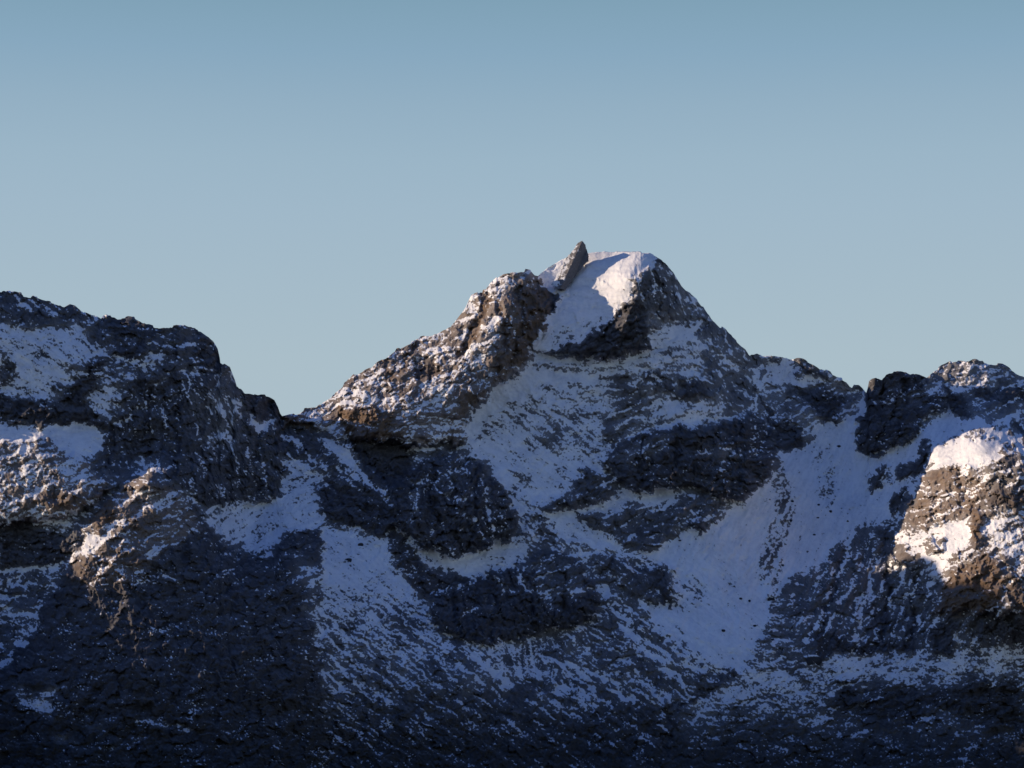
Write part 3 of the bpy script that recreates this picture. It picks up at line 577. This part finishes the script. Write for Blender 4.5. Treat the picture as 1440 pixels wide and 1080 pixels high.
hi = np.arange(HPX.size).reshape(HPX.shape)
hq = np.stack([hi[:-1, :-1], hi[1:, :-1], hi[1:, 1:], hi[:-1, 1:]], -1).reshape(-1, 4)
hn = fbm(HPX/30, HD/30, 4, 303)
o = mesh_obj('hillside', np.stack(world(HPX, HPY, HD), -1).reshape(-1, 3), hq, MAT, {'snow': (-.35+1.2*hn).ravel(), 'brown': hn.ravel()*0, 'tone': hn.ravel()*0+.5, 'high': hn.ravel()*0+.6, 'crust': hn.ravel()*0+.7})
props(o, 'unseen hill added beyond the left edge of the view to shade the lower slopes', 'hillside', 'structure')

def depth_at(px, py):
    i = int(np.argmin(np.abs(cols-px))); j = int(np.argmin(np.abs(PY[i]-py)))
    return D[i, j]

# ------------------------------------------------------------------ summit pinnacle: a leaning blade of rock
def pinnacle():
    out = [(816,340),(820,345),(821.5,355),(823.5,362),(823.5,368),(817,376),(809,386),(801,400),(795,407),(785,406),(778,400),(784,390),(789.5,382),(791,373),(797,363),(803,355),(808,347),(812,342)]
    st = .5; PB = depth_at(792, 404)-6
    out = [(797+(x-797)*1.16, 400+(y-400)*1.03) for x, y in out]
    xs = np.arange(772, 830, st); ys = np.arange(336, 412, st)
    XX, YY = np.meshgrid(xs, ys, indexing='ij')
    wx = XX+1.6*fbm(XX/6, YY/6, 3, 201)*.6+facets(XX, YY, 5.0, 31, 0, .8); wy = YY+1.6*fbm(XX/6, YY/6, 3, 202)*.6+facets(XX, YY, 5.0, 35, 0, .8)
    d = sdist(out, wx, wy)
    ins = d > 0
    axis = (XX-785)*.55+(400-YY)*.83                       # along the blade
    base = PB+(400-YY)*.55-(XX-800)*.2
    t = np.sqrt(np.clip(d, 0, 9)/9)*9
    s_ax = (XX-816)*.905+(YY-341)*.42                       # across the blade, 0 on its front arete
    wl = np.clip(d, 0, 12)
    nz = .55*fbm(XX/8, YY/8, 3, 203, .5, True)+.9*facets(XX*1.2, YY*.7, 9.0, 51, .16, .45)
    plane = np.where(s_ax < 2, (2-s_ax)*.75, (s_ax-2)*1.5)
    front = base-15+np.minimum(plane, 15)-nz*np.clip(wl/3, 0, 1)
    back = base+4+wl*.8
    cell = ins[:-1, :-1] & ins[1:, :-1] & ins[1:, 1:] & ins[:-1, 1:]
    n = XX.size; ii = np.arange(n).reshape(XX.shape)
    q = np.stack([ii[:-1, :-1], ii[:-1, 1:], ii[1:, 1:], ii[1:, :-1]], -1)[cell]
    fr = np.stack(world(XX, YY, front), -1).reshape(-1, 3); bk = np.stack(world(XX, YY, back), -1).reshape(-1, 3)
    V = np.concatenate([fr, bk]); Q = np.concatenate([q, q[:, ::-1]+n])
    cnt = {}
    for f in q:
        for a, b in zip(f, np.roll(f, -1)):
            cnt[(min(a, b), max(a, b))] = cnt.get((min(a, b), max(a, b)), []) + [(a, b)]
    rim = np.array([(v[0][1], v[0][0], v[0][0]+n, v[0][1]+n) for v in cnt.values() if len(v) == 1])
    Q = np.concatenate([Q, rim])
    used, inv = np.unique(Q.ravel(), return_inverse=True)
    val = -.05+.75*fbm(XX/7, YY/5, 4, 205, .65)-.05*np.clip(s_ax+1, -4, 14)
    val = np.concatenate([val.ravel(), val.ravel()])[used]
    one = np.ones(len(used))
    o = mesh_obj('rock_pinnacle', V[used], inv.reshape(-1, 4), MAT, {'snow': val, 'brown': one*.15, 'tone': one*.9, 'high': one, 'crust': one*.75, 'frost': one*.16})
    props(o, 'leaning blade of grey rock standing on the snowy summit, its shadow on the snow', 'rock pinnacle')
pinnacle()

# ------------------------------------------------------------------ boulders lying on the snow
def boulder(px, py, r, seed, label, grp=None):
    bm = bmesh.new(); bmesh.ops.create_icosphere(bm, subdivisions=3, radius=1)
    rg = np.random.RandomState(seed); ph = rg.rand(9)*6
    cuts = [rg.randn(3) for _ in range(9)]; cuts = [c/np.linalg.norm(c) for c in cuts]; off = .55+rg.rand(9)*.35
    vv = np.array([v.co[:] for v in bm.verts])
    for c, of in zip(cuts, off):
        e = vv@c-of; vv = vv-np.where(e > 0, e, 0)[:, None]*c*.85
    vv = vv*(1+.06*np.sin(vv[:, :1]*7+ph[0])*np.sin(vv[:, 1:2]*6+ph[1]))
    vv = vv*np.array([r*(.9+rg.rand()*.4), r*.9, r*(.75+rg.rand()*.3)])
    q = np.array([[v.index for v in f.verts] for f in bm.faces]); bm.free()
    Dp = depth_at(px, py); P = np.array([float(a) for a in world(px, py, Dp-r*.35)])
    top = vv[:, 2]/r
    o = mesh_obj('boulder', vv, q, MAT, {'snow': (top-.62)*2.2, 'brown': np.zeros(len(vv)), 'tone': np.full(len(vv), .25), 'high': np.ones(len(vv)), 'crust': np.ones(len(vv))*.8})
    o.location = P
    props(o, label, 'boulder', None, grp)
boulder(1083.5, 843, 5.2, 1, 'lone dark round boulder in the corrie snow at the mouth of the speckled gully', None)
boulder(1145, 930, 9.5, 2, 'wedge-shaped dark boulder at the foot of the right-hand cliffs', None)
boulder(507, 766, 4.0, 3, 'upright dark boulder near the top of the left snow gully', None)
boulder(491, 788, 4.4, 4, 'dark boulder in the left snow gully, below and left of the upright one', None)
for i, (x, y, r) in enumerate([(1165,760),(1168,712),(1151,706),(1150,728),(1179,628),(1160,690),(1112,776),(1113,745),(1085,745),(1122,736),(1192,733),(1170,719),(1054,839),(1042,845),(1017,858),(1100,800),(1146,746),(1131,705),(1062,780),(957,759)] and
        [(1168,719,2.6),(1151,710,2.4),(1150,728,2.2),(1179,628,3.2),(1163,693,2.0),(1112,732,2.8),(1114,705,2.6),(1086,900,2.6),(1192,733,2.2),(1054,845,2.6),(1042,842,2.8),(1017,887,3.0),(1100,795,2.4),(1145,752,2.2),(956,760,1.9),(1062,880,2.4)]):
    boulder(x, y, r, 30+i, 'small dark rock scattered on the blue corrie snow', 'small rocks on the corrie snow')

# ------------------------------------------------------------------ valley floor out to the horizon
gm = bpy.data.materials.new('moorland'); gm.use_nodes = True
nt = gm.node_tree; bs = nt.nodes['Principled BSDF']; nn = nt.nodes.new('ShaderNodeTexNoise'); nn.inputs['Scale'].default_value = .02; nn.inputs['Detail'].default_value = 8
gg = nt.nodes.new('ShaderNodeNewGeometry'); nt.links.new(gg.outputs['Position'], nn.inputs['Vector'])
cr = nt.nodes.new('ShaderNodeValToRGB'); cr.color_ramp.elements[0].color = (.015,.016,.010,1); cr.color_ramp.elements[1].color = (.06,.05,.03,1)
nt.links.new(nn.outputs['Fac'], cr.inputs['Fac']); nt.links.new(cr.outputs['Color'], bs.inputs['Base Color']); bs.inputs['Roughness'].default_value = .95
gv = np.array([(-60000,-60000,0),(60000,-60000,0),(60000,60000,0),(-60000,60000,0)], float)
g = mesh_obj('ground', gv, np.array([[0,1,2,3]]), gm); props(g, 'dark moorland valley floor reaching to the horizon', 'ground', 'structure')

# ------------------------------------------------------------------ light
SUN_EL = R(19.0); SUN_AZ = R(-78.6)        # azimuth from +y (view direction), negative = left
sd = np.array([math.sin(SUN_AZ)*math.cos(SUN_EL), math.cos(SUN_AZ)*math.cos(SUN_EL), math.sin(SUN_EL)])
sl = bpy.data.lights.new('sun', 'SUN'); sl.energy = 5.0; sl.angle = R(.53); sl.color = (1, .77, .54)
so = bpy.data.objects.new('sun', sl); COL.objects.link(so)
from mathutils import Vector
so.rotation_euler = Vector((-sd[0], -sd[1], -sd[2])).to_track_quat('-Z', 'Y').to_euler()

w = bpy.data.worlds.new('World'); scene.world = w; w.use_nodes = True
nt = w.node_tree; nt.nodes.clear(); L = nt.links.new
out = nt.nodes.new('ShaderNodeOutputWorld'); bg = nt.nodes.new('ShaderNodeBackground'); bg.inputs['Strength'].default_value = .088
st = nt.nodes.new('ShaderNodeTexSky'); st.sky_type = 'NISHITA'; st.sun_disc = False; st.sun_elevation = SUN_EL; st.sun_rotation = SUN_AZ
st.altitude = 200; st.air_density = 1.0; st.dust_density = .3; st.ozone_density = 4.0
tc = nt.nodes.new('ShaderNodeTexCoord'); sx = nt.nodes.new('ShaderNodeSeparateXYZ'); L(tc.outputs['Generated'], sx.inputs[0])
rp = nt.nodes.new('ShaderNodeValToRGB'); mr = nt.nodes.new('ShaderNodeMapRange'); mr.inputs['From Min'].default_value = 0; mr.inputs['From Max'].default_value = .5
L(sx.outputs['Z'], mr.inputs['Value']); L(mr.outputs['Result'], rp.inputs['Fac'])
def lin(c): return tuple((x/255/12.92) if x/255 < .04045 else ((x/255+.055)/1.055)**2.4 for x in c)+(1,)
els = rp.color_ramp.elements
stops = [(0.0,(182,193,200)),(.38,(170,190,201)),(.48,(160,184,201)),(.515,(155,181,199)),(.55,(147,175,195)),(.585,(136,168,191)),(.625,(126,160,181)),(1.0,(62,104,150))]
els[0].position = 0; els[0].color = lin(stops[0][1]); els[1].position = 1; els[1].color = lin(stops[-1][1])
for p, c in stops[1:-1]:
    e = els.new(p); e.color = lin(c)
sc = nt.nodes.new('ShaderNodeVectorMath'); sc.operation = 'SCALE'; sc.inputs['Scale'].default_value = 1/.088; L(rp.outputs['Color'], sc.inputs[0])
fa = nt.nodes.new('ShaderNodeMapRange'); fa.inputs['From Min'].default_value = .32; fa.inputs['From Max'].default_value = .46; L(sx.outputs['Z'], fa.inputs['Value'])
mxs = nt.nodes.new('ShaderNodeMix'); mxs.data_type = 'RGBA'; L(fa.outputs['Result'], mxs.inputs['Factor']); L(sc.outputs[0], mxs.inputs['A']); tint = nt.nodes.new('ShaderNodeMix'); tint.data_type = 'RGBA'; tint.blend_type = 'MULTIPLY'; tint.inputs['Factor'].default_value = 1; tint.inputs['B'].default_value = (.42, .66, 1.28, 1)
L(st.outputs['Color'], tint.inputs['A']); L(tint.outputs['Result'], mxs.inputs['B'])
L(mxs.outputs['Result'], bg.inputs['Color']); L(bg.outputs[0], out.inputs[0])

scene.view_settings.view_transform = 'Standard'; scene.view_settings.look = 'None'; scene.view_settings.exposure = 0
scene.render.engine = 'CYCLES'
